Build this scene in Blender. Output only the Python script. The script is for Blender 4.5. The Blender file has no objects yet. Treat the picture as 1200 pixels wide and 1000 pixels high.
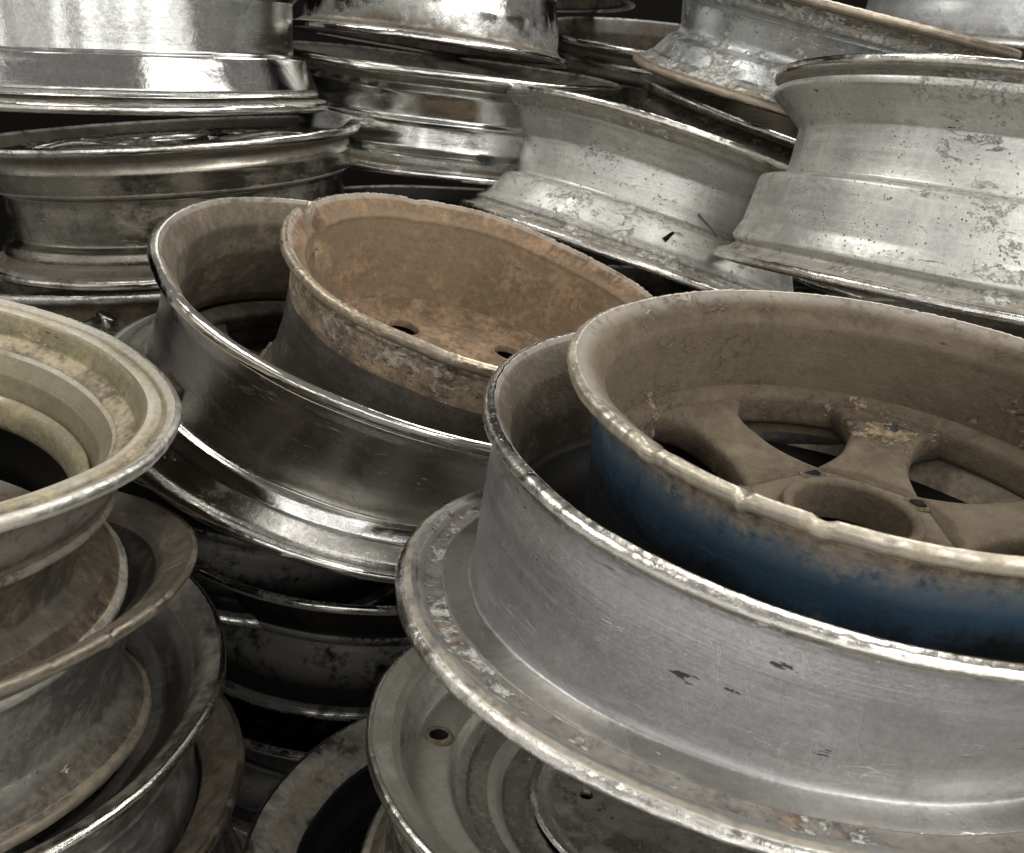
import bpy, math, random
from mathutils import Vector, Matrix, Quaternion, noise
random.seed(7)
PI = math.pi
S = bpy.context.scene
OFF = Vector((0, 0, 0.80))          # the lens stands 80 cm above the yard floor

# ---------------------------------------------------------------- camera
cd = bpy.data.cameras.new('camera')
cam = bpy.data.objects.new('camera', cd)
S.collection.objects.link(cam)
cam.location = OFF
cam.rotation_euler = (PI/2 - 0.30, 0, 0)
cd.sensor_width = 36
cd.lens = 33.0
cd.clip_start = 0.02
cd.clip_end = 60
cd.dof.use_dof = True
cd.dof.focus_distance = 0.70
cd.dof.aperture_fstop = 26
S.camera = cam

# ---------------------------------------------------------------- world, exposure
w = bpy.data.worlds.new('World')
S.world = w
w.use_nodes = True
bg = w.node_tree.nodes['Background']
bg.inputs[0].default_value = (1.0, 0.97, 0.92, 1)
bg.inputs[1].default_value = 0.22
S.view_settings.view_transform = 'Standard'
S.view_settings.look = 'None'
S.view_settings.exposure = 0.22
S.view_settings.gamma = 1
S.view_settings.use_curve_mapping = False

# ---------------------------------------------------------------- lamps: the open side of the shed, in upright bays, and the roof light
def area(name, loc, target, sx, sy, power, col=(1, .97, .9)):
    l = bpy.data.lights.new(name, 'AREA')
    l.shape = 'RECTANGLE'
    l.size = sx
    l.size_y = sy
    l.energy = power
    l.color = col
    o = bpy.data.objects.new(name, l)
    S.collection.objects.link(o)
    o.location = Vector(loc) + OFF
    d = Vector(target) - Vector(loc)
    o.rotation_euler = d.to_track_quat('-Z', 'Y').to_euler()
    return o
def bay(az, wd, power, zc=.50, h=1.7, R=2.6, col=(1, .99, .96)):
    a = math.radians(az)
    x, y = -R*math.sin(a), 1.0 - R*math.cos(a)
    area('bay_light', (x, y, zc), (0, 1.0, zc), wd, h, power, col)
rl = random.Random(11)
az = -52.0
while az < 86:
    wd = rl.choice([.04, .06, .06, .08, .11, .15])
    rad = rl.choice([.35, .8, 1.3, 1.9, 2.6]) * (1.15 if 8 < az < 60 else .75)
    bay(az, wd, 2.9*rad*PI*wd*1.7)
    az += math.degrees(wd/2.6) + rl.choice([1.4, 2.2, 3.5, 6.0])
area('roof_light', (1.3, 1.9, 2.3), (.1, .8, -.1), 1.3, 1.0, 34, (1, .97, .91))
for k, x in enumerate((.9, 1.45, 2.0, 2.6)):
    area('roof_light', (x, -.8+k*.22, 1.6), (.3, 1.0, -.1), (.26, .5, .24, .6)[k], 1.5, (7, 15, 6, 16)[k], (1, .98, .94))
area('roof_light', (-1.2, .9, 2.2), (0, .9, 0), .9, .9, 24, (1, .97, .91))

# ---------------------------------------------------------------- materials
def mat_metal(name, base=(.56, .56, .54), rough=.3, metal=1.0, grime=(.075, .06, .042), g_amt=.35, g_scale=9,
              streak=.25, flakes=0.0, specks=.25, pits=0.0, scratch=.4, rust=0.0, tint=None, tint_z=None, tint2=None, tint2_z=None, gr=.28, drip=0.0,
              spec=.5, fine=.25, wcol=(.62, .60, .56), flake_col=(.55, .54, .50)):
    m = bpy.data.materials.new(name)
    m.use_nodes = True
    nt = m.node_tree
    N, L = nt.nodes, nt.links
    bs = N['Principled BSDF']
    def nd(t, **k):
        n = N.new(t)
        for a, b in k.items():
            setattr(n, a, b)
        return n
    def val(sock, v):
        if hasattr(v, 'links') or hasattr(v, 'is_linked'):
            L.new(v, sock)
        else:
            sock.default_value = v
    def math_(op, a, b=0.0, c=None, clamp=False):
        n = nd('ShaderNodeMath', operation=op)
        n.use_clamp = clamp
        val(n.inputs[0], a); val(n.inputs[1], b)
        if c is not None: val(n.inputs[2], c)
        return n.outputs[0]
    def ramp(x, a, b):
        n = nd('ShaderNodeMapRange', interpolation_type='SMOOTHSTEP')
        val(n.inputs[0], x)
        n.inputs[1].default_value = a; n.inputs[2].default_value = b
        return n.outputs[0]
    def mixc(f, a, b):
        n = nd('ShaderNodeMix', data_type='RGBA')
        val(n.inputs[0], f)
        for s, v in ((n.inputs[6], a), (n.inputs[7], b)):
            if isinstance(v, tuple): s.default_value = (*v, 1)
            else: L.new(v, s)
        return n.outputs[2]
    tc = nd('ShaderNodeTexCoord').outputs['Object']
    oi = nd('ShaderNodeObjectInfo').outputs['Random']
    off = nd('ShaderNodeVectorMath', operation='SCALE')
    off.inputs[0].default_value = (13.1, 7.7, 0)
    L.new(oi, off.inputs['Scale'])
    vadd = nd('ShaderNodeVectorMath', operation='ADD')
    L.new(tc, vadd.inputs[0]); L.new(off.outputs[0], vadd.inputs[1])
    P0 = vadd.outputs[0]
    def noise_(scale, st=(1, 1, 1), detail=6, rough_=.6, dist=0.0):
        mp = nd('ShaderNodeMapping')
        mp.inputs['Scale'].default_value = st
        L.new(P0, mp.inputs[0])
        n = nd('ShaderNodeTexNoise')
        n.inputs['Scale'].default_value = scale
        n.inputs['Detail'].default_value = detail
        n.inputs['Roughness'].default_value = rough_
        n.inputs['Distortion'].default_value = dist
        L.new(mp.outputs[0], n.inputs['Vector'])
        return n.outputs[0]
    dirt = nd('ShaderNodeAttribute', attribute_name='dirt').outputs['Fac']
    wear = nd('ShaderNodeAttribute', attribute_name='wear').outputs['Fac']
    big = noise_(g_scale, detail=9, rough_=.68, dist=.3)
    med = noise_(g_scale*4.3, detail=8, rough_=.7)
    fin = noise_(160, detail=5, rough_=.7)
    ring = noise_(5, (1, 1, 26), detail=5, rough_=.65)        # bands running round the barrel
    turn = noise_(6, (1, 1, 120), detail=3, rough_=.6)        # turning marks
    scr = noise_(9, (1, 1, 9), detail=12, rough_=.85)
    # metal colour with variation
    bright = math_('ADD', math_('MULTIPLY', math_('SUBTRACT', big, .5), .55), math_('MULTIPLY', math_('SUBTRACT', ring, .5), streak*2.2))
    grain = noise_(420, detail=3, rough_=.7)
    bright = math_('ADD', bright, math_('ADD', math_('MULTIPLY', math_('SUBTRACT', fin, .5), .55), math_('MULTIPLY', math_('SUBTRACT', grain, .5), .5)))
    hv = nd('ShaderNodeHueSaturation')
    hv.inputs['Color'].default_value = (*base, 1)
    val(hv.inputs['Value'], math_('ADD', 1.0, bright))
    col = hv.outputs[0]
    if tint is not None:                                     # a second colour on a band of the barrel
        sep = nd('ShaderNodeSeparateXYZ'); L.new(tc, sep.inputs[0])
        zz = math_('ADD', sep.outputs[2], math_('MULTIPLY', math_('SUBTRACT', med, .5), .022))
        zz = math_('ADD', zz, math_('MULTIPLY', math_('SUBTRACT', big, .5), .05))
        zz = math_('ADD', zz, math_('MULTIPLY', math_('SUBTRACT', fin, .5), .02))
        col = mixc(ramp(zz, tint_z[0], tint_z[1]), col, tint)
    if tint2 is not None:
        sep2 = nd('ShaderNodeSeparateXYZ'); L.new(tc, sep2.inputs[0])
        z2 = math_('ADD', sep2.outputs[2], math_('MULTIPLY', math_('SUBTRACT', med, .5), .03))
        z2 = math_('ADD', z2, math_('MULTIPLY', math_('SUBTRACT', big, .5), .04))
        z2 = math_('ADD', z2, math_('MULTIPLY', math_('SUBTRACT', fin, .5), .02))
        col = mixc(ramp(z2, tint2_z[0], tint2_z[1]), col, mixc(ramp(med, .42, .6), tint2, tuple(c*.5 for c in tint2)))
    if drip > 0:
        dr = noise_(26, (1, 1, .12), detail=6, rough_=.7)
        dm = math_('MULTIPLY', ramp(dr, .52, .70), drip)
        col = mixc(dm, col, tuple(min(1, c*1.5) for c in base))
    # rough
    ro = math_('ADD', rough, math_('MULTIPLY', math_('SUBTRACT', med, .5), .35*rough+.10))
    ro = math_('ADD', ro, math_('MULTIPLY', math_('SUBTRACT', big, .5), .5*rough+.08))
    # scuffs: broad dull rubs and runs of dried water
    sc2 = noise_(13, (1, 1, 4.5), detail=11, rough_=.78, dist=1.2)
    rub = math_('MULTIPLY', ramp(sc2, .50, .60), .55*scratch+.15)
    ro = math_('ADD', ro, math_('MULTIPLY', rub, .16))
    col = mixc(math_('MULTIPLY', rub, .5), col, tuple(min(1.0, c*1.22+.02*(base[0] > .05)) for c in base))
    runs = noise_(30, (1, 1, .10), detail=7, rough_=.7)
    ro = math_('ADD', ro, math_('MULTIPLY', math_('SUBTRACT', runs, .5), .22))
    # scratches
    thin = noise_(60, (1, 1, .22), detail=3, rough_=.6, dist=.5)      # hairline scrapes: where the field crosses its middle
    line = math_('SUBTRACT', 1.0, ramp(math_('ABSOLUTE', math_('SUBTRACT', thin, .5)), 0.0, .012))
    line = math_('MULTIPLY', line, ramp(big, .52, .64))
    thin2 = noise_(11, (1, 1, 7), detail=2, rough_=.5, dist=1.5)
    line2 = math_('SUBTRACT', 1.0, ramp(math_('ABSOLUTE', math_('SUBTRACT', thin2, .5)), 0.0, .006))
    line2 = math_('MULTIPLY', line2, ramp(med, .50, .62))
    sm = math_('MULTIPLY', math_('MAXIMUM', ramp(scr, .60, .66), math_('MULTIPLY', math_('MAXIMUM', math_('MULTIPLY', line, .4), line2), .8)), scratch)
    col = mixc(sm, col, tuple(min(1.0, c*1.45+.05*(base[0] > .05)) for c in base))
    # grime
    gm = math_('ADD', math_('MULTIPLY', big, .8), math_('MULTIPLY', med, .55))
    gm = math_('ADD', gm, math_('MULTIPLY', dirt, .55))
    gm = math_('ADD', gm, math_('MULTIPLY', fin, .12))
    gmask = ramp(gm, 1.02 - g_amt*.55, 1.02 + gr - g_amt*.55)
    gmask = math_('MULTIPLY', gmask, math_('SUBTRACT', 1.0, math_('MULTIPLY', wear, .75)), clamp=True)
    gcol = mixc(ramp(math_('ADD', math_('MULTIPLY', med, .6), math_('MULTIPLY', fin, .4)), .38, .62), tuple(c*.5 for c in grime), tuple(min(1, c*1.8) for c in grime))
    col = mixc(gmask, col, gcol)
    met = math_('MULTIPLY', math_('SUBTRACT', 1.0, gmask), metal)
    ro = math_('ADD', ro, math_('MULTIPLY', gmask, .45))
    hgt = math_('MULTIPLY', gmask, .5)
    if rust > 0:
        rn = noise_(g_scale*1.7, detail=10, rough_=.75, dist=.6)
        rm = ramp(math_('ADD', rn, math_('MULTIPLY', dirt, .16)), .72-rust*.25, .80-rust*.25)
        rc = mixc(ramp(fin, .4, .6), (.10, .045, .02), (.26, .15, .075))
        col = mixc(rm, col, rc)
        met = math_('MULTIPLY', met, math_('SUBTRACT', 1.0, rm))
        ro = math_('ADD', ro, math_('MULTIPLY', rm, .4))
    if flakes > 0:                                           # white oxide crusts
        fl = noise_(34, (1, 1, 1.7), detail=12, rough_=.8, dist=.5)
        fm = ramp(math_('ADD', fl, math_('ADD', math_('MULTIPLY', dirt, .10), math_('MULTIPLY', math_('SUBTRACT', big, .5), .55))), .735-flakes*.2, .765-flakes*.2)
        fc = mixc(ramp(fin, .42, .58), tuple(c*.45 for c in flake_col), flake_col)
        col = mixc(fm, col, fc)
        met = math_('MULTIPLY', met, math_('SUBTRACT', 1.0, math_('MULTIPLY', fm, .8)))
        ro = math_('ADD', ro, math_('MULTIPLY', fm, .25))
        hgt = math_('ADD', hgt, math_('MULTIPLY', fm, .9))
    if specks > 0:                                           # tar and burnt rubber
        sp = noise_(40, (1, 1, 4.5), detail=4, rough_=.62)
        sg = ramp(math_('ADD', math_('ADD', sp, math_('MULTIPLY', math_('SUBTRACT', fin, .5), .12)), math_('MULTIPLY', math_('SUBTRACT', big, .5), .45)), .78-specks*.14, .80-specks*.14)
        col = mixc(sg, col, (.030, .027, .024))
        met = math_('MULTIPLY', met, math_('SUBTRACT', 1.0, sg))
        hgt = math_('ADD', hgt, math_('MULTIPLY', sg, .5))
    if pits > 0:
        vo = nd('ShaderNodeTexVoronoi', feature='F1')
        vo.inputs['Scale'].default_value = 210
        L.new(P0, vo.inputs['Vector'])
        pm = math_('MULTIPLY', math_('SUBTRACT', 1.0, ramp(vo.outputs['Distance'], .10, .26)), ramp(med, .45, .60))
        pm = math_('MULTIPLY', pm, pits, clamp=True)
        col = mixc(pm, col, (.06, .055, .045))
        met = math_('MULTIPLY', met, math_('SUBTRACT', 1.0, math_('MULTIPLY', pm, .7)))
        hgt = math_('SUBTRACT', hgt, math_('MULTIPLY', pm, .8))
    # worn bright metal along the edges
    wm = math_('MULTIPLY', wear, ramp(math_('ADD', med, math_('MULTIPLY', fin, .3)), .48, .68), clamp=True)
    col = mixc(wm, col, wcol)
    met = math_('MAXIMUM', met, wm)
    ro = math_('SUBTRACT', ro, math_('MULTIPLY', wm, .15), clamp=True)
    ro = math_('MAXIMUM', ro, .07)
    bs.inputs['Specular IOR Level'].default_value = spec
    L.new(col, bs.inputs['Base Color'])
    L.new(met, bs.inputs['Metallic'])
    L.new(ro, bs.inputs['Roughness'])
    h = math_('ADD', hgt, math_('MULTIPLY', fin, .22*fine/.25))
    h = math_('ADD', h, math_('MULTIPLY', turn, .16*fine/.25))
    h = math_('ADD', h, math_('MULTIPLY', med, .5))
    h = math_('SUBTRACT', h, math_('MULTIPLY', sm, .35))
    bp = nd('ShaderNodeBump')
    bp.inputs['Strength'].default_value = .8
    bp.inputs['Distance'].default_value = .0012
    L.new(h, bp.inputs['Height'])
    L.new(bp.outputs[0], bs.inputs['Normal'])
    return m

MT = {}
MT['chrome'] = mat_metal('dirty_chrome', (.56, .56, .54), .07, g_amt=.14, streak=.12, fine=.08, specks=.3, scratch=.05)
MT['chrome_dark'] = mat_metal('dark_chrome', (.50, .485, .45), .22, g_amt=.26, gr=.4, streak=.2, fine=.10, specks=.2, scratch=.3)
MT['black_gloss'] = mat_metal('black_gloss', (.03, .03, .033), .14, metal=.3, g_amt=.12, streak=.1, fine=.08, scratch=.1, grime=(.016, .014, .012))
MT['alu_semi'] = mat_metal('dull_aluminium', (.25, .235, .20), .20, g_amt=.34, g_scale=6, gr=.5, streak=.5, fine=.2, scratch=.4)
MT['alu_grey'] = mat_metal('grey_lacquer', (.33, .325, .325), .38, metal=.75, g_amt=.14, streak=.18, fine=.18, specks=.50, scratch=.65, grime=(.11, .09, .065))
MT['alu_seat'] = mat_metal('scraped_aluminium', (.46, .45, .42), .32, g_amt=.30, streak=.45, specks=.5, flakes=.62, scratch=.7, grime=(.075, .062, .048), rust=.04)
MT['alu_pit'] = mat_metal('pitted_aluminium', (.56, .56, .53), .44, metal=.8, g_amt=.30, gr=.5, drip=.4, streak=.35, specks=.5, flakes=.62, pits=.9, scratch=.7, grime=(.17, .15, .11))
MT['alu_white'] = mat_metal('oxidised_aluminium', (.55, .57, .58), .34, g_amt=.20, streak=.2, specks=.45, flakes=.85, pits=.5, scratch=.5, drip=.5, grime=(.16, .14, .10))
MT['tan_dust'] = mat_metal('brake_dust_tan', (.185, .132, .082), .85, metal=.0, g_amt=.58, streak=.15, specks=.50, scratch=.15, fine=.3, grime=(.15, .10, .06))
MT['brown_dust'] = mat_metal('brake_dust_brown', (.115, .088, .054), .75, metal=.0, g_amt=.50, streak=.15, specks=.45, scratch=.35, fine=.35, flakes=.62, grime=(.060, .046, .030), flake_col=(.24, .18, .11))
MT['dark_inner'] = mat_metal('dark_inside', (.045, .040, .034), .5, metal=.4, g_amt=.45, streak=.2, specks=.2, scratch=.2, grime=(.06, .048, .035))  # dark tone for the hollow insides
MT['brown_inner'] = mat_metal('dusty_inside', (.16, .135, .10), .5, metal=.4, g_amt=.45, streak=.25, scratch=.3, grime=(.12, .095, .065))
MT['blue'] = mat_metal('blue_paint', (.016, .018, .020), .40, metal=.1, g_amt=.22, streak=.3, specks=.3, scratch=.5, fine=.3,
                       tint=(.034, .070, .108), tint_z=(.165-.072, .165-.050), tint2=(.26, .22, .165), tint2_z=(.165-.034, .165-.022), grime=(.16, .13, .10))  # blue band near the top, near black further down
MT['blue_lip'] = mat_metal('chalky_lip', (.36, .31, .23), .55, metal=.3, g_amt=.55, streak=.4, specks=.3, scratch=.7, flakes=.35, rust=.15, grime=(.24, .185, .12), wcol=(.52, .47, .39))
MT['shade_black'] = mat_metal('shade_and_rubber_black', (.006, .0055, .005), .5, metal=.0, spec=.10, g_amt=.1, streak=.1, specks=0, scratch=.03, grime=(.010, .009, .008))  # deep shade put into the base colour; the rubber scrap shares it
MT['lip_worn'] = mat_metal('worn_lip', (.48, .46, .41), .3, g_amt=.42, streak=.3, specks=.4, scratch=.8, flakes=.2, grime=(.15, .12, .08))
MT['lip_rust'] = mat_metal('rusty_lip', (.36, .30, .22), .5, metal=.6, g_amt=.6, streak=.3, specks=.4, scratch=.6, flakes=.4, rust=.35, grime=(.12, .082, .05), wcol=(.34, .29, .23))
MT['tan_lip'] = mat_metal('tan_peeling_lip', (.21, .185, .15), .5, wcol=(.38, .32, .24), metal=.4, g_amt=.45, streak=.3, specks=.8, scratch=.6, flakes=.75, grime=(.27, .20, .13), flake_col=(.55, .48, .38))
MT['dark_outer'] = mat_metal('flaking_dark_barrel', (.15, .14, .13), .38, metal=.6, g_amt=.40, streak=.3, specks=.5, flakes=.35, scratch=.5, grime=(.075, .058, .042), flake_col=(.34, .27, .19))
MT['cream'] = mat_metal('cream_oxide', (.50, .465, .385), .45, metal=.35, g_amt=.75, streak=.3, specks=.25, flakes=.3, scratch=.6, grime=(.22, .185, .125), flake_col=(.58, .55, .46))
MT['silver'] = mat_metal('dirty_silver', (.60, .59, .56), .26, g_amt=.32, streak=.3, specks=.3, flakes=.2, scratch=.5, grime=(.12, .10, .075))
MT['cream_grey'] = mat_metal('pale_primer', (.42, .41, .36), .42, metal=.5, g_amt=.42, streak=.3, specks=.2, flakes=.2, scratch=.5, grime=(.22, .2, .15))
MT['grey_inside'] = mat_metal('grey_inside', (.36, .37, .38), .4, metal=.5, g_amt=.15, streak=.3, specks=.4, scratch=.3, grime=(.12, .11, .09))
MT['olive'] = mat_metal('olive_lacquer', (.25, .222, .150), .36, metal=.3, g_amt=.45, streak=.2, specks=.3, flakes=.28, scratch=.3, grime=(.17, .145, .08))
MT['rust_dark'] = mat_metal('dark_rust_barrel', (.105, .096, .080), .42, metal=.65, g_amt=.5, streak=.4, specks=.3, flakes=.15, scratch=.4, rust=.06, grime=(.07, .052, .034), flake_col=(.30, .27, .22))
MT['brown_lip'] = mat_metal('brown_cracked_lip', (.18, .16, .13), .6, metal=.3, g_amt=.55, streak=.3, specks=.4, flakes=.1, scratch=.5, grime=(.15, .118, .082), wcol=(.30, .26, .20))
MT['grey_dark'] = mat_metal('dark_grey_alloy', (.25, .245, .225), .32, metal=.85, g_amt=.32, streak=.3, specks=.3, flakes=.12, scratch=.5, grime=(.075, .065, .05))

# ---------------------------------------------------------------- helpers
def tag(o, label, cat, group=None):
    o['label'] = label
    o['category'] = cat
    if group: o['group'] = group
def fillet(pts, fr=.0028):
    """pts: (z, r, zone, dirt, wear) closed loop -> rounded and evenly divided loop"""
    out = []
    n = len(pts)
    for i in range(n):
        p0, p1, p2 = pts[i-1], pts[i], pts[(i+1) % n]
        a = Vector((p0[0]-p1[0], p0[1]-p1[1])); b = Vector((p2[0]-p1[0], p2[1]-p1[1]))
        da = min(fr, a.length*.38); db = min(fr, b.length*.38)
        c = Vector(p1[:2]); s = c + a.normalized()*da; e = c + b.normalized()*db
        for t in (0, .33, .67, 1):
            q = s*(1-t)**2 + c*2*t*(1-t) + e*t*t
            out.append((q.x, q.y, p1[2], p1[3], p1[4]))
    res = []
    n = len(out)
    for i in range(n):
        a, b = out[i], out[(i+1) % n]
        res.append(a)
        d = math.hypot(a[0]-b[0], a[1]-b[1])
        k = int(d/.007)
        for j in range(1, k+1):
            t = j/(k+1)
            res.append((a[0]+(b[0]-a[0])*t, a[1]+(b[1]-a[1])*t, a[2] if t < .5 else b[2], a[3]*(1-t)+b[3]*t, a[4]*(1-t)+b[4]*t))
    return res

def profile(R, w, dw=.018, shape=None, dw2=None, inner=None, wide=0.0, tail=True):
    """closed section of a wheel barrel; shape / inner replace the middle of the outside / inside: lists of (z, r, dirt)"""
    P = []
    P += [(-.006-wide*.1, R-.012-wide*.3, 'I', .3, 0), (-.0012, R-.0065, 'I', .2, .3), (0, R-.0045, 'L', .1, 1), (-.002, R, 'L', .1, 1), (-.0085, R, 'L', .2, .7), (-.0115, R-.005, 'L', .5, .2)]
    P += [(-.0135, R-.012, 'O', .8, 0), (-.019, R-.019, 'O', .9, 0)]
    if shape:
        P += [(z, r, 'O', d, .15 if d > .3 else 0) for z, r, d in shape]
    else:
        P += [(-.046, R-.0215, 'O', .3, 0), (-.052, R-.0190, 'O', .4, .3), (-.060, R-.024, 'O', .3, .2), (-.078, R-.024-dw, 'O', .2, 0)]
        P += [(-w+.085, R-.024-dw, 'O', .2, 0), (-w+.067, R-.026, 'O', .3, .2), (-w+.050, R-.0215, 'O', .4, .2)]
    if tail:
        P += [(-w+.020, R-.019, 'O', .7, 0), (-w+.0135, R-.012, 'O', .9, 0)]
    P += [(-w+.0115, R-.005, 'M', .6, .2), (-w+.0085, R, 'M', .2, .8), (-w+.002, R, 'M', .2, 1), (-w, R-.0045, 'M', .2, .8), (-w+.004, R-.010, 'M', .4, .2)]
    P += [(-w+.018, R-.027, 'I', .4, 0)]
    O = sorted([(p[0], p[1]) for p in P if p[2] == 'O'])
    if not inner:
        inner = [(-w+.06, R-.030, .3), (-w+.08, R-.031-dw, .3), (-.090, R-.031-dw, .3), (-.066, R-.031, .4), (-.024, R-.027-wide*.5, .3)]
    inner = [(-w+.0045, R-.024, .4), (-w+.018, R-.028, .4)] + [q for q in inner if q[0] > -w+.02]
    I = sorted(inner)
    def lerp_(T, z, k=1):
        if z <= T[0][0]: return T[0][k]
        for a, b in zip(T, T[1:]):
            if a[0] <= z <= b[0]: return a[k] + (b[k]-a[k])*(z-a[0])/max(1e-9, b[0]-a[0])
        return T[-1][k]
    zs = sorted(set([q[0] for q in I] + [q[0] for q in O if I[0][0] < q[0] < I[-1][0]]))
    P = P[:-1]
    for z in zs:
        near = [lerp_(O, z+k*.001) for k in range(-8, 9) if O[0][0] < z+k*.001 < O[-1][0]] or [R]
        P.append((z, min(lerp_(I, z), min(near)-.004), 'I', lerp_(I, z, 2), 0))
    return P

class Pose:
    """turns (theta, z, r) of a wheel into local coordinates of its Empty; the bottom flange may be bent out of true"""
    def __init__(s, top, n, w, bot=None, nb=None, R=1, Rb=None, size=1.0):
        s.size = size
        s.top = Vector(top) + OFF
        s.n = Vector(n).normalized()
        s.w = w
        s.bot = (Vector(bot) + OFF) if bot else s.top - s.n*w*size
        s.nb = Vector(nb).normalized() if nb else s.n
        s.k = (Rb/R) if Rb else 1
        s.q0 = Vector((0, 0, 1)).rotation_difference(s.n)
        q1 = Vector((0, 0, 1)).rotation_difference(s.nb)
        s.dq = s.q0.inverted() @ q1
        s.cb = (s.q0.inverted() @ (s.bot - s.top))/size       # bottom centre in local axes (origin at the top)
        s.origin = s.cb.copy()
    def at(s, th, z, r):
        t = -z/s.w
        tc = max(0, min(1, t))
        c = s.cb*t
        f = 1 + (s.k-1)*tc
        v = Vector((math.cos(th)*r*f, math.sin(th)*r*f, 0))
        v = Quaternion().slerp(s.dq, tc) @ v
        return c + v - s.origin

def link_mesh(name, verts, faces, mats, fm, parent, attrs=None, smooth=True):
    me = bpy.data.meshes.new(name)
    me.from_pydata(verts, [], faces)
    for m in mats: me.materials.append(m)
    me.polygons.foreach_set('material_index', fm)
    me.polygons.foreach_set('use_smooth', [smooth]*len(faces))
    if attrs:
        for k, v in attrs.items():
            a = me.attributes.new(k, 'FLOAT', 'POINT')
            a.data.foreach_set('value', v)
    me.update()
    o = bpy.data.objects.new(name, me)
    S.collection.objects.link(o)
    o.parent = parent
    return o

def angd(a, b):
    return (a-b+PI) % (2*PI) - PI

def build_wheel(name, pose, R, prof, mo, mi, ml, seed=0, seg=320, wob=.0010, nick=.0007, chips=(), lipm=None, seatm=None, seat_rng=None, inm=None, in_rng=None, deep=None):
    root = bpy.data.objects.new(name, None)
    S.collection.objects.link(root)
    root.empty_display_size = .05
    root.location = pose.top + (pose.q0 @ pose.cb)*pose.size
    root.rotation_mode = 'QUATERNION'
    root.rotation_quaternion = pose.q0
    root.scale = (pose.size,)*3
    P = fillet(prof)
    n = len(P)
    # split into runs by zone: top lip L, outside O, bottom lip M, inside I
    def run(zones):
        idx = [i for i in range(n) if P[i][2] in zones]
        st = next(i for i in idx if P[i-1][2] not in zones)
        k = []
        i = st
        while P[i % n][2] in zones:
            k.append(i % n); i += 1
            if len(k) >= n: break
        return k, i % n, (st-1) % n
    def disp(th, z, r, zone, wv):
        c, s_ = math.cos(th), math.sin(th)
        d = noise.noise(Vector((c*1.3+seed*3.1, s_*1.3, z*4)))*wob*2.2 + noise.noise(Vector((c*4+seed, s_*4, z*9)))*wob
        dz = noise.noise(Vector((c*1.7-seed*2.3, s_*1.7, 5.5)))*wob*1.8
        if zone in 'LM':
            e = noise.noise(Vector((c*24+seed, s_*24, z*40)))
            e2 = noise.noise(Vector((c*90+seed, s_*90, z*120)))
            d += (e*.6 + e2*.5 - max(0, e-.25)*2.2)*nick
            dz += e2*nick*.5 - max(0, e-.3)*nick*1.5
        nr, nz = r+d, z+dz
        for (t0, wdt, dep, which) in chips:
            a = abs(angd(th, t0))*r
            if a < wdt and ((which == 'top' and z > -.04) or (which == 'bot' and z < -pose.w+.02)):
                f = min(1, (wdt-a)/.004)
                if which == 'top': nz -= dep*f*max(0, 1+z/.04)
                else: nz += dep*f
        return nr, nz
    def make(nm, idx, mats, mfun):
        V, F, FM, D, Wr = [], [], [], [], []
        m = len(idx)
        for k in range(seg):
            th = 2*PI*k/seg
            for i in idx:
                z, r, zone, d, wv = P[i]
                rr, zz = disp(th, z, r, zone, wv)
                V.append(pose.at(th, zz, rr)); D.append(d); Wr.append(wv)
        closed = (m == n)
        for k in range(seg):
            a, b = k*m, ((k+1) % seg)*m
            for j in range(m-1):
                F.append((a+j, a+j+1, b+j+1, b+j)); FM.append(mfun(P[idx[j]]))
        return link_mesh(nm, V, F, mats, FM, root, {'dirt': D, 'wear': Wr})
    if seatm is None:
        seatm = mo
    kO, nx, pv = run('O')
    kI, nx2, pv2 = run('I')
    def fi(p):
        if deep and p[0] < deep[0]: return 2
        return 1 if (in_rng and any(a >= p[0] >= b for a, b in in_rng)) else 0
    def fo(p):
        return 1 if (seat_rng and any(a >= p[0] >= b for a, b in seat_rng)) else 0
    make('barrel_outside', [pv]+kO+[nx], [mo, seatm], fo)
    make('barrel_inside', [pv2]+kI+[nx2], [mi, inm or mi] + ([deep[1]] if deep else []), fi)
    kL, a, b = run('L')
    make('rim_flange', kL, [ml], lambda p: 0)
    kM, a, b = run('M')
    make('rim_flange', kM, [lipm or ml], lambda p: 0)
    return root

def ring_mesh(name, pose, root, zr, mat, seg=160, dirt=.3, th0=0, th1=None, wear=0):
    """closed section ring or arc made of (z, r) corners"""
    m = len(zr)
    V, F = [], []
    full = th1 is None
    T = seg if full else seg+1
    for k in range(T):
        th = th0 + ((2*PI) if full else (th1-th0))*k/seg
        for z, r in zr: V.append(pose.at(th, z, r))
    for k in range(seg):
        a, b = k*m, ((k+1) % T)*m
        for j in range(m): F.append((a+j, a+(j+1) % m, b+(j+1) % m, b+j))
    if not full:
        F.append(tuple(range(m))[::-1]); F.append(tuple((T-1)*m+j for j in range(m)))
    return link_mesh(name, V, F, [mat], [0]*len(F), root, {'dirt': [dirt]*len(V), 'wear': [wear]*len(V)}, smooth=True)

def round_sec(pts, fr=.004):
    return [(q[0], q[1]) for q in fillet([(z, r, 'x', 0, 0) for z, r in pts], fr)]

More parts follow.
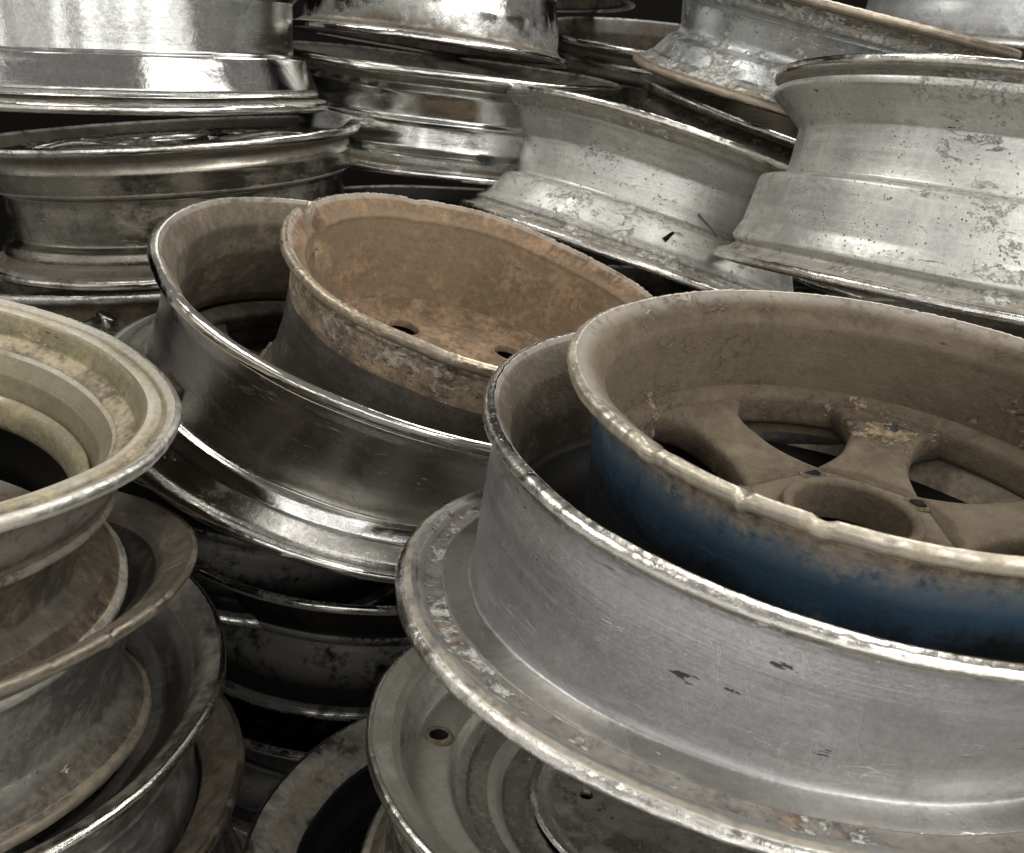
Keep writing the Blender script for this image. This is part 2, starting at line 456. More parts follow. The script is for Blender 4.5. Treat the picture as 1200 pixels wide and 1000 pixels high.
def add_face(root, pose, ri, z, mat, nsp=5, th0=0.0, wmid=.021, wroot=.03, wtip=.045, thick=.028, hub_r=.075, bore=.034, drop=.006, lugs=5, twin=False, ledge=.016, dish=0.0, box=.45):
    """spoked wheel centre seen from the hollow back: outer ring, spokes, hub with bore and bolt holes"""
    ring_mesh('spoke_ring', pose, root, round_sec([(z+.004, ri+.003), (z-thick*1.2, ri+.003), (z-thick, ri-ledge), (z-.003, ri-ledge)], .005), mat, 200)
    for k in range(nsp):
        th = th0 + 2*PI*k/nsp
        V, F = [], []
        NR, NC = 26, 20
        for i in range(NR+1):
            t = i/NR
            r = hub_r*.86 + (ri-ledge*.5-hub_r*.86)*t
            w = wmid + wroot*max(0, 1-t/.38)**2*.8 + wtip*max(0, (t-.55)/.45)**2.2
            zc = z - .004 - drop*math.sin(PI*t*.9) - dish*(1-t)**1.3
            for j in range(NC):
                a = 2*PI*j/NC
                cx, cz = math.cos(a), math.sin(a)
                ex = math.copysign(abs(cx)**box, cx); ez = math.copysign(abs(cz)**(box+.1), cz)
                x = ex*w*(1 - .12*(ez < 0))
                zz = zc - thick/2 + ez*thick/2
                V.append(pose.at(th + x/max(r, .02)*1.0, zz, math.sqrt(max(r*r, 1e-6))))
        for i in range(NR):
            for j in range(NC):
                a = i*NC+j; b = i*NC+(j+1) % NC
                F.append((a, b, b+NC, a+NC))
        F.append(tuple(range(NC))[::-1]); F.append(tuple(NR*NC+j for j in range(NC)))
        link_mesh('spoke', V, F, [mat], [0]*len(F), root, {'dirt': [.3]*len(V), 'wear': [0]*len(V)})
    z = z - dish
    # hub: polar plate with bore and bolt holes as rims round black caps
    V, F = [], []
    SG = 120
    rs = [(z-thick*1.1, bore), (z-.002, bore), (z+.001, bore+.003), (z+.001, bore+.008), (z-.006, bore+.010), (z-.007, hub_r*.80), (z-.009, hub_r*.96), (z-.014, hub_r), (z-thick*1.15, hub_r)]
    hub = ring_mesh('hub', pose, root, round_sec(rs, .002), mat, SG)
    for k in range(lugs):
        th = th0 + PI/lugs + 2*PI*k/lugs
        V, F = [], []
        rc = (bore+hub_r)/2 + .004
        q = 20
        for j in range(q):
            a = 2*PI*j/q
            for rr, dz in ((.0110, .0004), (.0092, .0018), (.0074, .0018), (.0068, .0007)):
                x, y = rc+math.cos(a)*rr, math.sin(a)*rr
                V.append(pose.at(th+math.atan2(y, x), z-.0065+dz, math.hypot(x, y)))
        for j in range(q):
            for i in range(3):
                F.append((j*4+i, ((j+1) % q)*4+i, ((j+1) % q)*4+i+1, j*4+i+1))
        F.append(tuple(j*4+3 for j in range(q)))
        fm = [0]*(len(F)-1)+[1]
        o = link_mesh('bolt_hole', V, F, [mat, MT['shade_black']], fm, root, {'dirt': [.5]*len(V), 'wear': [0]*len(V)})  # black cap painted for the dark of the hole
        o.parent = hub

def add_disc(root, pose, ri, z, mat, holes, hr, nh, th0, bore=.035, depth=.0, name='centre_disc', NS=240, NRr=26):
    """pressed disc with round hand holes near its edge"""
    V, F = [], []
    rs = [bore + (ri+.002-bore)*i/NRr for i in range(NRr+1)]
    def zz(r):
        t = (r-bore)/(ri-bore)
        return z - depth*math.sin(PI*min(1, t)) + .012*max(0, (t-.8)/.2)**2
    keep = {}
    for k in range(NS):
        th = 2*PI*k/NS
        for r in rs:
            p = (r*math.cos(th), r*math.sin(th))
            # pull vertices on to the nearest hole edge so the openings stay round
            for h in range(nh):
                a = th0+2*PI*h/nh
                c = (holes*math.cos(a), holes*math.sin(a))
                d = math.hypot(p[0]-c[0], p[1]-c[1])
                if abs(d-hr) < (ri-bore)/NRr*.75 and d > 1e-6:
                    p = (c[0]+(p[0]-c[0])/d*hr, c[1]+(p[1]-c[1])/d*hr)
            rr = math.hypot(*p)
            V.append(pose.at(math.atan2(p[1], p[0]), zz(rr), rr))
            keep[len(V)-1] = p
    m = len(rs)
    for k in range(NS):
        for i in range(m-1):
            f = (k*m+i, k*m+i+1, ((k+1) % NS)*m+i+1, ((k+1) % NS)*m+i)
            cx = sum(keep[v][0] for v in f)/4; cy = sum(keep[v][1] for v in f)/4
            if any(math.hypot(cx-holes*math.cos(th0+2*PI*h/nh), cy-holes*math.sin(th0+2*PI*h/nh)) < hr-.0003 for h in range(nh)):
                continue
            F.append(f)
    o = link_mesh(name, V, F, [mat], [0]*len(F), root, {'dirt': [.3]*len(V), 'wear': [0]*len(V)})
    for h in range(nh if NS > 300 else 0):                   # rolled edge of each hand hole
        a0 = th0+2*PI*h/nh
        Vr, Fr = [], []
        for j in range(40):
            t = 2*PI*j/40
            for k_, dz in ((1.16, -.0005), (1.10, .0009), (1.0, .0010), (.94, -.0004), (.93, -.006)):
                x, y = holes+math.cos(t)*hr*k_, math.sin(t)*hr*k_
                Vr.append(pose.at(a0+math.atan2(y, x), zz(holes)+dz+.0004, math.hypot(x, y)))
        for j in range(40):
            for i in range(4):
                Fr.append((j*5+i, ((j+1) % 40)*5+i, ((j+1) % 40)*5+i+1, j*5+i+1))
        e = link_mesh('hole_edge', Vr, Fr, [mat], [0]*len(Fr), root, {'dirt': [.3]*len(Vr), 'wear': [0]*len(Vr)})
        e.parent = o
    md = o.modifiers.new('thickness', 'SOLIDIFY'); md.thickness = .005; md.offset = -1
    return o

WHEELS = 'scrap car wheels heaped in leaning stacks'

# ---------------------------------------------------------------- setting
def sheet(name, pts, mat):
    o = link_mesh(name, [Vector(p) for p in pts], [tuple(range(len(pts)))], [mat], [0], None, smooth=False)
    o['kind'] = 'structure'
    return o
def mat_ground():
    m = bpy.data.materials.new('oily_concrete'); m.use_nodes = True
    nt = m.node_tree; N, L = nt.nodes, nt.links; bs = N['Principled BSDF']
    tc = N.new('ShaderNodeTexCoord'); n = N.new('ShaderNodeTexNoise'); n.inputs['Scale'].default_value = 5; n.inputs['Detail'].default_value = 10
    L.new(tc.outputs['Object'], n.inputs['Vector'])
    r = N.new('ShaderNodeValToRGB'); r.color_ramp.elements[0].color = (.14, .138, .13, 1); r.color_ramp.elements[1].color = (.38, .375, .36, 1)
    L.new(n.outputs[0], r.inputs[0]); L.new(r.outputs[0], bs.inputs['Base Color']); bs.inputs['Roughness'].default_value = .8
    b = N.new('ShaderNodeBump'); b.inputs['Distance'].default_value = .01; L.new(n.outputs[0], b.inputs['Height']); L.new(b.outputs[0], bs.inputs['Normal'])
    return m
MG = mat_ground()
MB = bpy.data.materials.new('painted_dark_wall'); MB.use_nodes = True
MB.node_tree.nodes['Principled BSDF'].inputs['Base Color'].default_value = (.008, .0075, .007, 1)  # darkness put into the wall colour so the gaps stay black
MB.node_tree.nodes['Principled BSDF'].inputs['Roughness'].default_value = 1
MB.node_tree.nodes['Principled BSDF'].inputs['Specular IOR Level'].default_value = .05
sheet('ground', [(-6, -6, 0), (6, -6, 0), (6, 6, 0), (-6, 6, 0)], MG)
bk = sheet('background', [(-6, 3.2, -.01), (6, 3.2, -.01), (6, 3.2, 3.5), (-6, 3.2, 3.5)], MB)

# ================================================================= WHEELS
# ---- A: big grey wheel in the right foreground, bent out of true
RA = .245
wA = .135
pA = Pose((0.1915, 0.5148, -0.1679), (.1358, -.111, .9845), wA, (0.1449, 0.4906, -0.2667), (.1391, .0263, .9899), RA, .253, size=.85)
profA = profile(RA, wA, shape=[(-.017, RA-.015, .6), (-.024, RA-.018, .2), (-.050, RA-.024, .0), (-.090, RA-.036, .0), (-.120, RA-.0455, .0), (-.1262, RA-.0460, .1), (-.1272, RA-.040, .0), (-.1276, RA-.030, .0), (-.1298, RA-.0275, .9), (-.1300, RA-.019, 1.0), (-.1272, RA-.0145, .6), (-.1250, RA-.010, .4)], tail=False,
                inner=[(-.10, RA-.055, .3), (-.05, RA-.040, .3), (-.022, RA-.026, .3)])
A = build_wheel('alloy_wheel', pA, RA, profA, MT['alu_grey'], MT['brown_inner'], MT['lip_worn'], 1, 560, nick=.0012, seatm=MT['alu_seat'], seat_rng=[(-.0, -.0215), (-.1258, -.2)])
tag(A, 'large grey wheel in the right foreground, holding the blue wheel in its top', 'wheel', WHEELS)
add_disc(A, pA, RA-.056, -.085, MT['shade_black'], .1, .012, 5, .3, depth=.0)  # added black disc, keeps the blue wheel's windows dark

# ---- B: blue wheel lying in A
RB = .21
wB = .165
pB = Pose((0.2090, 0.5045, -0.1326), (.0912, -.14, .9859), wB, size=.85)
profB = profile(RB, wB, wide=.03, shape=[(-.030, RB-.020, .35), (-.05, RB-.022, .0), (-.075, RB-.025, .0), (-wB+.05, RB-.025, 0), (-wB+.035, RB-.022, .1)],
                inner=[(-wB+.04, RB-.036, .3), (-.10, RB-.031, .3), (-.06, RB-.030, .2), (-.022, RB-.028, .2)])
B = build_wheel('alloy_wheel', pB, RB, profB, MT['blue'], MT['brown_dust'], MT['blue_lip'], 2, 560, deep=(-.118, MT['dark_inner']), nick=.0013, seatm=MT['blue_lip'], seat_rng=[(0, -.020)], chips=[(math.radians(-129), .0022, .010, 'top'), (math.radians(-118), .006, .002, 'top'), (math.radians(-146), .008, .002, 'top')])  # lower inside coloured darker for the shade behind the spokes
tag(B, 'blue painted wheel with dusty brown inside and open spokes, lying in the big grey wheel', 'wheel', WHEELS)
add_face(B, pB, RB-.0315, -.078, MT['brown_dust'], 6, math.radians(62), wmid=.0255, wroot=.022, wtip=.030, thick=.028, hub_r=.084, bore=.040, ledge=.012, dish=.016, drop=.002, box=.28)

# ---- C: tan wheel nested in D
RC = .185
wC = .15
pC = Pose((-.0187, .8616, -.1220), (.2981, -.1999, .9334), wC, size=1.03)
profC = profile(RC, wC, shape=[(-.020, RC-.012, .8), (-.034, RC-.014, .6), (-.050, RC-.0155, .3), (-.085, RC-.017, .1), (-.120, RC-.014, .1), (-wC+.018, RC-.008, .3)],
                inner=[(-wC+.03, RC-.050, .3), (-.115, RC-.048, .3), (-.085, RC-.038, .2), (-.04, RC-.027, .2), (-.016, RC-.022, .1)], tail=False)
C = build_wheel('steel_wheel', pC, RC, profC, MT['dark_outer'], MT['tan_dust'], MT['tan_lip'], 3, 560, nick=.0016, wob=.0014,
                chips=[(math.radians(168.5), .012, .030, 'top'), (math.radians(178), .004, .006, 'top'), (math.radians(120), .01, .002, 'top')], seatm=MT['tan_lip'], seat_rng=[(0, -.046)])
tag(C, 'tan dusty steel wheel with chipped peeling edge, nested in the dark chrome wheel', 'wheel', WHEELS)
add_disc(C, pC, RC-.047, -.108, MT['tan_dust'], .094, .0165, 5, math.radians(61), depth=-.004, NS=640, NRr=76)

# ---- D: dark chrome wheel carrying C
RD = .235
wD = .15
pD = Pose((-0.0572, 0.8623, -0.1491), (.3183, -.1432, .9371), wD, (-.1550, .9291, -.2829), (.3255, -.1509, .9334), RD, .235, size=1.12)
profD = profile(RD, wD, shape=[(-.018, RD-.015, .2), (-.030, RD-.020, .0), (-.06, RD-.026, .0), (-.105, RD-.033, .0), (-.110, RD-.0335, .2), (-.1115, RD-.029, .0), (-.121, RD-.0205, .0), (-.1235, RD-.020, .2), (-.137, RD-.011, .2), (-.139, RD-.007, .3)],
                inner=[(-wD+.04, RD-.042, .3), (-wD+.05, RD-.044, .3), (-.050, RD-.036, .3), (-.022, RD-.026, .2)], tail=False)
D = build_wheel('alloy_wheel', pD, RD, profD, MT['chrome_dark'], MT['brown_inner'], MT['chrome'], 4, 400, nick=.0006, seatm=MT['chrome'], seat_rng=[(-.1110, -.1225)])
tag(D, 'dark polished chrome wheel with a bright band, the chipped tan wheel sunk in its top', 'wheel', WHEELS)
add_face(D, pD, RD-.046, -.115, MT['dark_inner'], 5, .5)
ring_mesh('balance_weight', pD, D, [(-.084, RD-.034), (-.084, RD-.0265), (-.098, RD-.028), (-.098, RD-.036)], MT['brown_dust'], 12, th0=math.radians(218), th1=math.radians(226))

# ---- E: cream wheel at the left edge
RE = .225
wE = .145
pE = Pose((-.4352, .5494, -.1334), (.2243, -.0408, .9737), wE, None, None, RE, .200)
profE = profile(RE, wE, shape=[(-.022, RE-.020, .8), (-.044, RE-.024, .4), (-.060, RE-.032, .3), (-.064, RE-.026, 1.2), (-.068, RE-.026, 1.2), (-.073, RE-.038, .3), (-.10, RE-.040, .3), (-wE+.03, RE-.038, .3), (-wE+.022, RE-.020, .3)],
                inner=[(-wE+.03, RE-.045, .3), (-.085, RE-.045, .2), (-.045, RE-.044, 0), (-.031, RE-.038, -.1), (-.026, RE-.035, .3), (-.021, RE-.0255, .4), (-.007, RE-.0245, .2), (-.003, RE-.022, -.1), (-.002, RE-.014, .1)])
E_ = build_wheel('alloy_wheel', pE, RE, profE, MT['rust_dark'], MT['olive'], MT['cream'], 5, 560, nick=.0008, inm=MT['cream'], in_rng=[(0, -.0045), (-.0215, -.033)], deep=(-.088, MT['shade_black']))  # inside below the spokes coloured black as shade
tag(E_, 'cream oxidised wheel with a broad stepped rim, cut by the left edge of the picture', 'wheel', WHEELS)
add_face(E_, pE, RE-.049, -.062, MT['olive'], 4, math.radians(84), wmid=.018, wroot=.014, wtip=.012, hub_r=.065, thick=.02, ledge=.006)

# ---- F: rusty wheel under E, rim cracked
RF = .22
wF = .13
pF = Pose((-.4404, .5692, -.2824), (.0094, .0573, .9983), wF, None, None, RF, .176)
profF = profile(RF, wF, dw=.02, wide=.03, shape=[(-.024, RF-.022, .6), (-.034, RF-.035, .3), (-.06, RF-.036, .2), (-wF+.03, RF-.036, .3)], inner=[(-.10, RF-.05, .3), (-.04, RF-.045, .3), (-.018, RF-.028, .3), (-.010, RF-.0235, .2)])
F_ = build_wheel('alloy_wheel', pF, RF, profF, MT['grey_dark'], MT['dark_inner'], MT['brown_lip'], 6, 560, nick=.0010, wob=.0008, inm=MT['brown_lip'], in_rng=[(0, -.0155)],
                 chips=[(math.radians(11), .0016, .008, 'top'), (math.radians(-6), .0014, .007, 'top'), (math.radians(-20), .0016, .007, 'top'), (math.radians(-31), .0013, .006, 'top')])
tag(F_, 'rusty brown wheel with a cracked flaking rim, directly under the cream wheel', 'wheel', WHEELS)
add_disc(F_, pF, RF-.060, -.09, MT['shade_black'], .1, .012, 5, .3)  # added black disc, keeps the cream wheel's window dark

# ---- G, H below
RG = .23
wG = .15
pG = Pose((-.4482, .6064, -.365), (.1712, -.0901, .9811), wG)
G_ = build_wheel('alloy_wheel', pG, RG, profile(RG, wG, wide=.02, inner=[(-wG+.04, RG-.04, .3), (-.075, RG-.065, .4), (-.055, RG-.060, .8), (-.050, RG-.045, .4), (-.03, RG-.034, .2), (-.018, RG-.024, .2)]),
                 MT['grey_dark'], MT['grey_dark'], MT['lip_worn'], 7, 400, nick=.0006, inm=MT['lip_worn'], in_rng=[(0, -.0235)])
tag(G_, 'dark grey wheel with a smooth pale rim, third down in the left foreground stack', 'wheel', WHEELS)
add_face(G_, pG, RG-.062, -.11, MT['grey_dark'], 5, .8)
RH = .23
wH = .15
pH = Pose((-.4445, .6076, -.4774), (.0603, -.0096, .9981), wH)
H_ = build_wheel('alloy_wheel', pH, RH, profile(RH, wH, wide=.02), MT['grey_dark'], MT['dark_inner'], MT['brown_lip'], 8, 300, inm=MT['brown_lip'], in_rng=[(0, -.0225)])
tag(H_, 'dull wheel with a rust-specked rim at the bottom of the left foreground stack', 'wheel', WHEELS)
add_face(H_, pH, RH-.056, -.11, MT['dark_inner'], 5, .2)

# ---- I: under A
RI = .249
wI = .15
pI = Pose((0.1165, 0.5422, -0.3802), (.0985, .0228, .9949), wI, size=.85)
I_ = build_wheel('alloy_wheel', pI, RI, profile(RI, wI, wide=.03, inner=[(-wI+.04, RI-.10, .3), (-.082, RI-.140, .3), (-.076, RI-.136, .1), (-.073, RI-.110, .1), (-.067, RI-.106, .1), (-.064, RI-.082, .1), (-.056, RI-.072, .1), (-.047, RI-.066, -.2), (-.044, RI-.038, -.2), (-.036, RI-.034, .2), (-.012, RI-.026, .2), (-.007, RI-.018, -.1)]),
                 MT['chrome_dark'], MT['silver'], MT['lip_worn'], 9, 400, nick=.0006, inm=MT['cream_grey'], in_rng=[(-.0425, -.0485), (-.0665, -.0725), (0, -.014)])
tag(I_, 'silver wheel with a round valve hole in its inner step, under the big grey wheel', 'wheel', WHEELS)
add_disc(I_, pI, RI-.138, -.080, MT['silver'], .07, .006, 5, .4, depth=.0, bore=.006)
def valve_hole(root, pose, th, z, r, a, mat):
    V, F = [], []
    q = 28
    prof_ = ((1.45, .0003), (1.3, .0030), (1.05, .0034), (.92, .0022), (.88, .0010), (.3, .0007))
    for j in range(q):
        t = 2*PI*j/q
        for k_, dz in prof_:
            x, y = r+math.cos(t)*a*k_, math.sin(t)*a*k_
            V.append(pose.at(th+math.atan2(y, x), z+dz, math.hypot(x, y)))
    m = len(prof_)
    for j in range(q):
        for i in range(m-1):
            F.append((j*m+i, ((j+1) % q)*m+i, ((j+1) % q)*m+i+1, j*m+i+1))
    F.append(tuple(j*m+m-1 for j in range(q)))
    fm = [1 if (i % (m-1)) > 2 else 0 for i in range(q*(m-1))]+[1]  # black inner faces stand for the dark of the hole
    return link_mesh('valve_hole', V, F, [mat, MT['shade_black']], fm, root, {'dirt': [.5]*len(V), 'wear': [0]*len(V)})
valve_hole(I_, pI, math.radians(172), -.0452, RI-.053, .0085, MT['brown_lip'])

# ---- J: black inside, bottom centre
RJ = .23
wJ = .16
pJ = Pose((0.0075, 0.5497, -0.4766), (.0251, -.0115, .9996), wJ, size=.85)
J_ = build_wheel('alloy_wheel', pJ, RJ, profile(RJ, wJ, wide=.03), MT['black_gloss'], MT['black_gloss'], MT['lip_worn'], 10, 400, nick=.0006, inm=MT['lip_worn'], in_rng=[(0, -.0225)])
tag(J_, 'wheel with a glossy black inside, its rim rising from the lower edge at bottom centre', 'wheel', WHEELS)
add_face(J_, pJ, RJ-.056, -.10, MT['black_gloss'], 7, .5)

# ---- K: wheels under D, deep shade put into their black colour
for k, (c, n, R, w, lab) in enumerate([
        ((-.165, 1.02, -.385), (.12, -.10, .98), .25, .135, 'wheel blackened for the deep shade right under the dark chrome wheel'),
        ((-.17, 1.0, -.53), (.07, -.12, .98), .25, .130, 'second shade-darkened wheel down in the dark gap left of centre'),
        ((-.16, 1.02, -.66), (.05, -.08, .98), .25, .13, 'lowest shade-blackened wheel in the dark gap above the bottom centre rim')]):
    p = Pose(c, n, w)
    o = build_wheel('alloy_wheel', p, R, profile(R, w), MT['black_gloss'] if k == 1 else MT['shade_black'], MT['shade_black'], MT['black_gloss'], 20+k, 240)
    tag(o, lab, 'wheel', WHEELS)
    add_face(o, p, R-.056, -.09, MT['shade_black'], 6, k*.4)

# ---- M: chrome rim between E and L2
RM = .216
wM = .14
pM = Pose((-.26, .98, -.265), (.3215, -.1959, .9264), wM)
M_ = build_wheel('alloy_wheel', pM, RM, profile(RM, wM, wide=.05), MT['shade_black'], MT['chrome_dark'], MT['chrome_dark'], 11, 300, lipm=MT['black_gloss'])  # barrel and lower lip blackened for the shade under D
for a in (165, 153.5):  # clips added to stand for two bright lines on the rim
    ring_mesh('bright_line_clip', pM, M_, round_sec([(.0015, RM-.020), (.0022, RM+.002), (-.012, RM+.0022), (-.013, RM-.004), (-.004, RM-.02)], .001), MT['chrome'], 4, th0=math.radians(a-1.1), th1=math.radians(a+1.1))
tag(M_, 'chrome rim edge showing between the cream wheel and the dark chrome wheel', 'wheel', WHEELS)

# ---- L: stack at the left rear
RL = .235
wL = .150
pL2 = Pose((-.4263, 1.2323, .0085), (-.033, -.082, .996), wL)
L2 = build_wheel('alloy_wheel', pL2, RL, profile(RL, wL, shape=[(-.03, RL-.015, .3), (-.040, RL-.018, .3), (-.050, RL-.020, .3), (-.055, RL-.021, .8), (-.059, RL-.030, .3), (-wL+.040, RL-.032, .2), (-wL+.036, RL-.020, .2), (-wL+.026, RL-.018, .3)]),
                 MT['alu_semi'], MT['dark_inner'], MT['alu_semi'], 12, 320)
tag(L2, 'dull brownish silver wheel, second from the top of the left rear stack', 'wheel', WHEELS)
add_face(L2, pL2, RL-.030, -.016, MT['chrome_dark'], 5, .35, thick=.02, drop=-.010, dish=-.006)
RL1 = .225
wL1 = .19
n1 = Vector((.036, -.0676, .9971))
b1 = Vector((-.4529, 1.2077, .036))
pL1 = Pose(tuple(b1+n1*wL1), tuple(n1), wL1)
L1 = build_wheel('alloy_wheel', pL1, RL1, profile(RL1, wL1, shape=[(-.05, RL1-.02, .2), (-.07, RL1-.04, .1), (-wL1+.060, RL1-.041, .0), (-wL1+.0585, RL1-.027, .2), (-wL1+.048, RL1-.023, .1), (-wL1+.024, RL1-.012, .0), (-wL1+.021, RL1-.014, .6), (-wL1+.0165, RL1-.009, .2)]),
                 MT['chrome'], MT['dark_inner'], MT['chrome'], 13, 320)
tag(L1, 'bright chrome wheel on top of the left rear stack, cut by the upper edge', 'wheel', WHEELS)
pL3 = Pose((-.46, 1.24, -.175), (-.02, .05, .99), .17)
L3 = build_wheel('alloy_wheel', pL3, .225, profile(.225, .17), MT['rust_dark'], MT['dark_inner'], MT['dark_outer'], 14, 240)
tag(L3, 'dark brown wheel at the foot of the left rear stack, above the cream wheel', 'wheel', WHEELS)

# ---- N: chrome stack, rear centre
RN = .261
wN = .135
pN2 = Pose((-.0931, 1.5056, .1060), (.1182, -.105, .9890), wN)
N2 = build_wheel('alloy_wheel', pN2, RN, profile(RN, wN, shape=[(-.022, RN-.022, .2), (-.032, RN-.040, 0), (-.064, RN-.043, 0), (-.068, RN-.038, .4), (-.073, RN-.040, .2), (-wN+.033, RN-.038, 0), (-wN+.026, RN-.024, .2)]),
                 MT['chrome'], MT['dark_inner'], MT['chrome'], 15, 320)
tag(N2, 'chrome wheel with a wide upper rim and striped reflections, rear centre', 'wheel', WHEELS)
nN = Vector((.133, -.038, .9904))
bN = Vector((-.1255, 1.5511, .128))
pN1 = Pose(tuple(bN+nN*.17), tuple(nN), .17)
N1 = build_wheel('alloy_wheel', pN1, .212, profile(.212, .17, dw=.006), MT['chrome'], MT['dark_inner'], MT['chrome'], 16, 320)
tag(N1, 'small chrome wheel standing on the rear centre chrome wheel, cut by the upper edge', 'wheel', WHEELS)
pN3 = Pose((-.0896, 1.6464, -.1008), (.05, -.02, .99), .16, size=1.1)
N3 = build_wheel('alloy_wheel', pN3, .225, profile(.225, .16), MT['shade_black'], MT['shade_black'], MT['shade_black'], 17, 200)  # blackened all over for the shade in the gap
tag(N3, 'shade-blackened wheel in the dark gap below the rear centre chrome wheel', 'wheel', WHEELS)

# ---- P: pitted wheel, tilted, centre right
RP = .241
wP = .166
pP = Pose((.2168, 1.3255, -.0157), (.3221, .0809, .9432), wP, None, None, RP, .250)
profP = profile(RP, wP, shape=[(-.022, RP-.030, .3), (-.032, RP-.036, .3), (-.05, RP-.050, .1), (-.097, RP-.055, .1), (-.1000, RP-.044, 1.0), (-.1045, RP-.038, .4), (-.135, RP-.024, .2), (-.142, RP-.016, .7)])
P_ = build_wheel('alloy_wheel', pP, RP, profP, MT['alu_pit'], MT['brown_inner'], MT['lip_worn'], 18, 360, nick=.0012)
tag(P_, 'tilted pitted silver wheel with white scabs, behind the tan wheel', 'wheel', WHEELS)

# ---- Q, Q2
RQ = .24
wQ = .129
pQ = Pose((.4272, 1.3514, .1656), (.2216, -.1694, .9603), wQ)
profQ = profile(RQ, wQ, shape=[(-.022, RQ-.022, .6), (-.030, RQ-.024, .8), (-.036, RQ-.044, .1), (-.070, RQ-.052, .0), (-.078, RQ-.050, .3), (-.083, RQ-.040, .3), (-.106, RQ-.024, .4)])
Q_ = build_wheel('alloy_wheel', pQ, RQ, profQ, MT['alu_white'], MT['grey_inside'], MT['lip_rust'], 19, 360, nick=.0010)
tag(Q_, 'white-crusted wheel with a rusty rim, tilted at upper right behind the large silver wheel', 'wheel', WHEELS)
add_face(Q_, pQ, RQ-.06, -.09, MT['alu_semi'], 5, 2.2)
pQ2 = Pose((0.4980, 1.6148, -0.0096), (.3228, -.1099, .9401), .16, size=1.12)
Q2 = build_wheel('alloy_wheel', pQ2, .27, profile(.27, .16, shape=[(-.03, .262, .5), (-.06, .255, .6), (-.13, .25, .5)]), MT['brown_dust'], MT['brown_inner'], MT['lip_worn'], 21, 280)
tag(Q2, 'brown dusty wheel showing as a strip just under the rusty orange rim', 'wheel', WHEELS)

# ---- R: large silver wheel, right rear
RR = .258
wR = .205
pR = Pose((.5346, 1.0259, .0278), (.1711, .0453, .9842), wR, None, None, RR, .283)
profR = profile(RR, wR, shape=[(-.018, RR-.006, .4), (-.026, RR-.006, .2), (-.031, RR-.014, .4), (-.040, RR-.026, .3), (-.055, RR-.043, .2), (-.090, RR-.045, .0), (-.104, RR-.044, .2), (-.1060, RR-.028, 1.0), (-.1095, RR-.020, .3), (-.160, RR-.018, .1), (-.168, RR-.015, .4), (-.178, RR-.012, .3)])
R_ = build_wheel('alloy_wheel', pR, RR, profR, MT['alu_pit'], MT['brown_inner'], MT['lip_worn'], 22, 400, nick=.0010)
tag(R_, 'large pale silver wheel with a waisted barrel at the right edge, behind the blue wheel', 'wheel', WHEELS)

# ---- S: plain grey barrel in the top right corner
pS = Pose((.90, 1.85, .40), (.10, -.05, .99), .26)
S_ = build_wheel('steel_wheel', pS, .25, profile(.25, .26, dw=.004), MT['grey_inside'], MT['dark_inner'], MT['grey_inside'], 25, 240)
tag(S_, 'plain grey wheel barrel filling the top right corner', 'wheel', WHEELS)

# ---- O, U: dark chrome behind
pO = Pose((0.3246, 1.8941, 0.1772), (.0895, -.1999, .9757), .16, size=1.12)
O_ = build_wheel('alloy_wheel', pO, .252, profile(.252, .16, shape=[(-.03, .245, .2), (-.046, .243, .9), (-.055, .232, .3), (-.13, .228, .3)]), MT['alu_semi'], MT['dark_inner'], MT['chrome'], 23, 280)
tag(O_, 'dark silver wheel behind the white-crusted wheel at the top centre right', 'wheel', WHEELS)
nU = Vector((.0633, -.0339, .9974))
bU = Vector((-0.0001, 1.9604, 0.2493))
pU = Pose(tuple(bU+nU*.168), tuple(nU), .15, size=1.12)
U_ = build_wheel('alloy_wheel', pU, .21, profile(.21, .15), MT['chrome_dark'], MT['dark_inner'], MT['chrome_dark'], 24, 200)
tag(U_, 'small dark wheel edge at the very top, right of the small chrome wheel', 'wheel', WHEELS)

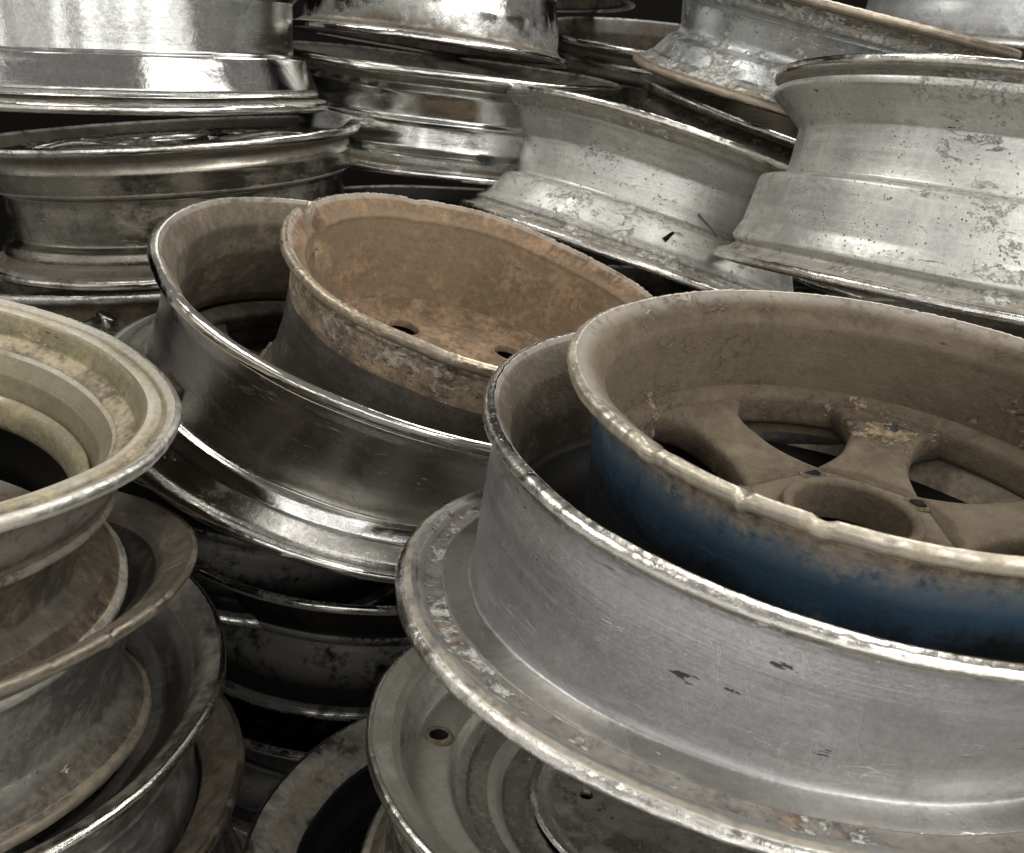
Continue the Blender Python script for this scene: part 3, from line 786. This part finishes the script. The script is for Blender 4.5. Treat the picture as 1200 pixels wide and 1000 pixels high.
# ---- litter caught on the pitted wheel
def tube(name, pts, rad, mat):
    V, F = [], []
    m = 8
    for i, p in enumerate(pts):
        p = Vector(p)
        d = (Vector(pts[min(i+1, len(pts)-1)]) - Vector(pts[max(i-1, 0)])).normalized()
        a = d.cross(Vector((0, 1, .2))).normalized(); b = d.cross(a)
        r = rad*(1 - .45*i/(len(pts)-1))
        for j in range(m):
            V.append(p + a*math.cos(2*PI*j/m)*r + b*math.sin(2*PI*j/m)*r)
    for i in range(len(pts)-1):
        for j in range(m): F.append((i*m+j, i*m+(j+1) % m, (i+1)*m+(j+1) % m, (i+1)*m+j))
    F.append(tuple(range(m))[::-1]); F.append(tuple((len(pts)-1)*m+j for j in range(m)))
    return link_mesh(name, V, F, [mat], [0]*len(F), None)
tw = tube('twig', [(.2190, 1.1275, .7125), (.2240, 1.1262, .7068), (.2300, 1.1270, .7010), (.2340, 1.1255, .6965), (.2375, 1.1190, .6915), (.2405, 1.1180, .6872)], .0011, MT['rust_dark'])
tag(tw, 'thin dark twig lying on the tilted pitted wheel beside the large silver wheel', 'twig')
sc = tube('rubber_scrap', [(.1755, 1.0955, .6862), (.1790, 1.0975, .6885), (.1825, 1.1000, .6912), (.1862, 1.1020, .6935)], .0034, MT['shade_black'])
tag(sc, 'small black rubber scrap on the lower edge of the tilted pitted wheel', 'scrap')

# ---- feet of the stacks: the same plain wheel copied under the rear and right stacks
def copy_tree(o, parent=None):
    c = o.copy()
    S.collection.objects.link(c)
    c.parent = parent
    for ch in list(o.children): copy_tree(ch, c)
    return c
pX = Pose((.52, 1.03, -.205), (.04, .02, .99), .185)
X0 = build_wheel('alloy_wheel', pX, .235, profile(.235, .185), MT['alu_semi'], MT['dark_inner'], MT['lip_worn'], 31, 160)
add_face(X0, pX, .235-.056, -.10, MT['dark_inner'], 5, .2)
FOOT = 'dull wheel at the foot of a stack, hidden behind the wheels in front'
tag(X0, FOOT, 'wheel', 'wheels at the feet of the stacks')
for x, y, z, rz, sz in [(.50, 1.05, -.60, .7, 1.03), (.53, 1.02, -.80, 1.9, 1.05), (.20, 1.42, -.40, 2.2, 1.0), (.18, 1.45, -.60, .3, 1.0), (.21, 1.43, -.80, 1.1, 1.05),
                        (-.45, 1.26, -.56, .9, 1.0), (-.44, 1.25, -.80, 2.7, 1.1), (-.08, 1.66, -.46, 1.4, 1.0), (-.10, 1.67, -.66, .2, 1.0), (-.09, 1.66, -.80, 2.0, 1.05),
                        (.11, .56, -.66, 1.0, .85), (.12, .57, -.81, 2.4, .9), (.49, 1.66, -.36, .5, 1.05), (.50, 1.68, -.56, 1.6, 1.05), (.49, 1.66, -.79, 2.9, 1.1)]:
    c = copy_tree(X0)
    c.location = Vector((x, y, max(z, -.798))) + OFF
    c.rotation_mode = 'XYZ'
    c.rotation_euler = (.03, -.02, rz)
    c.scale = (sz, sz, sz)
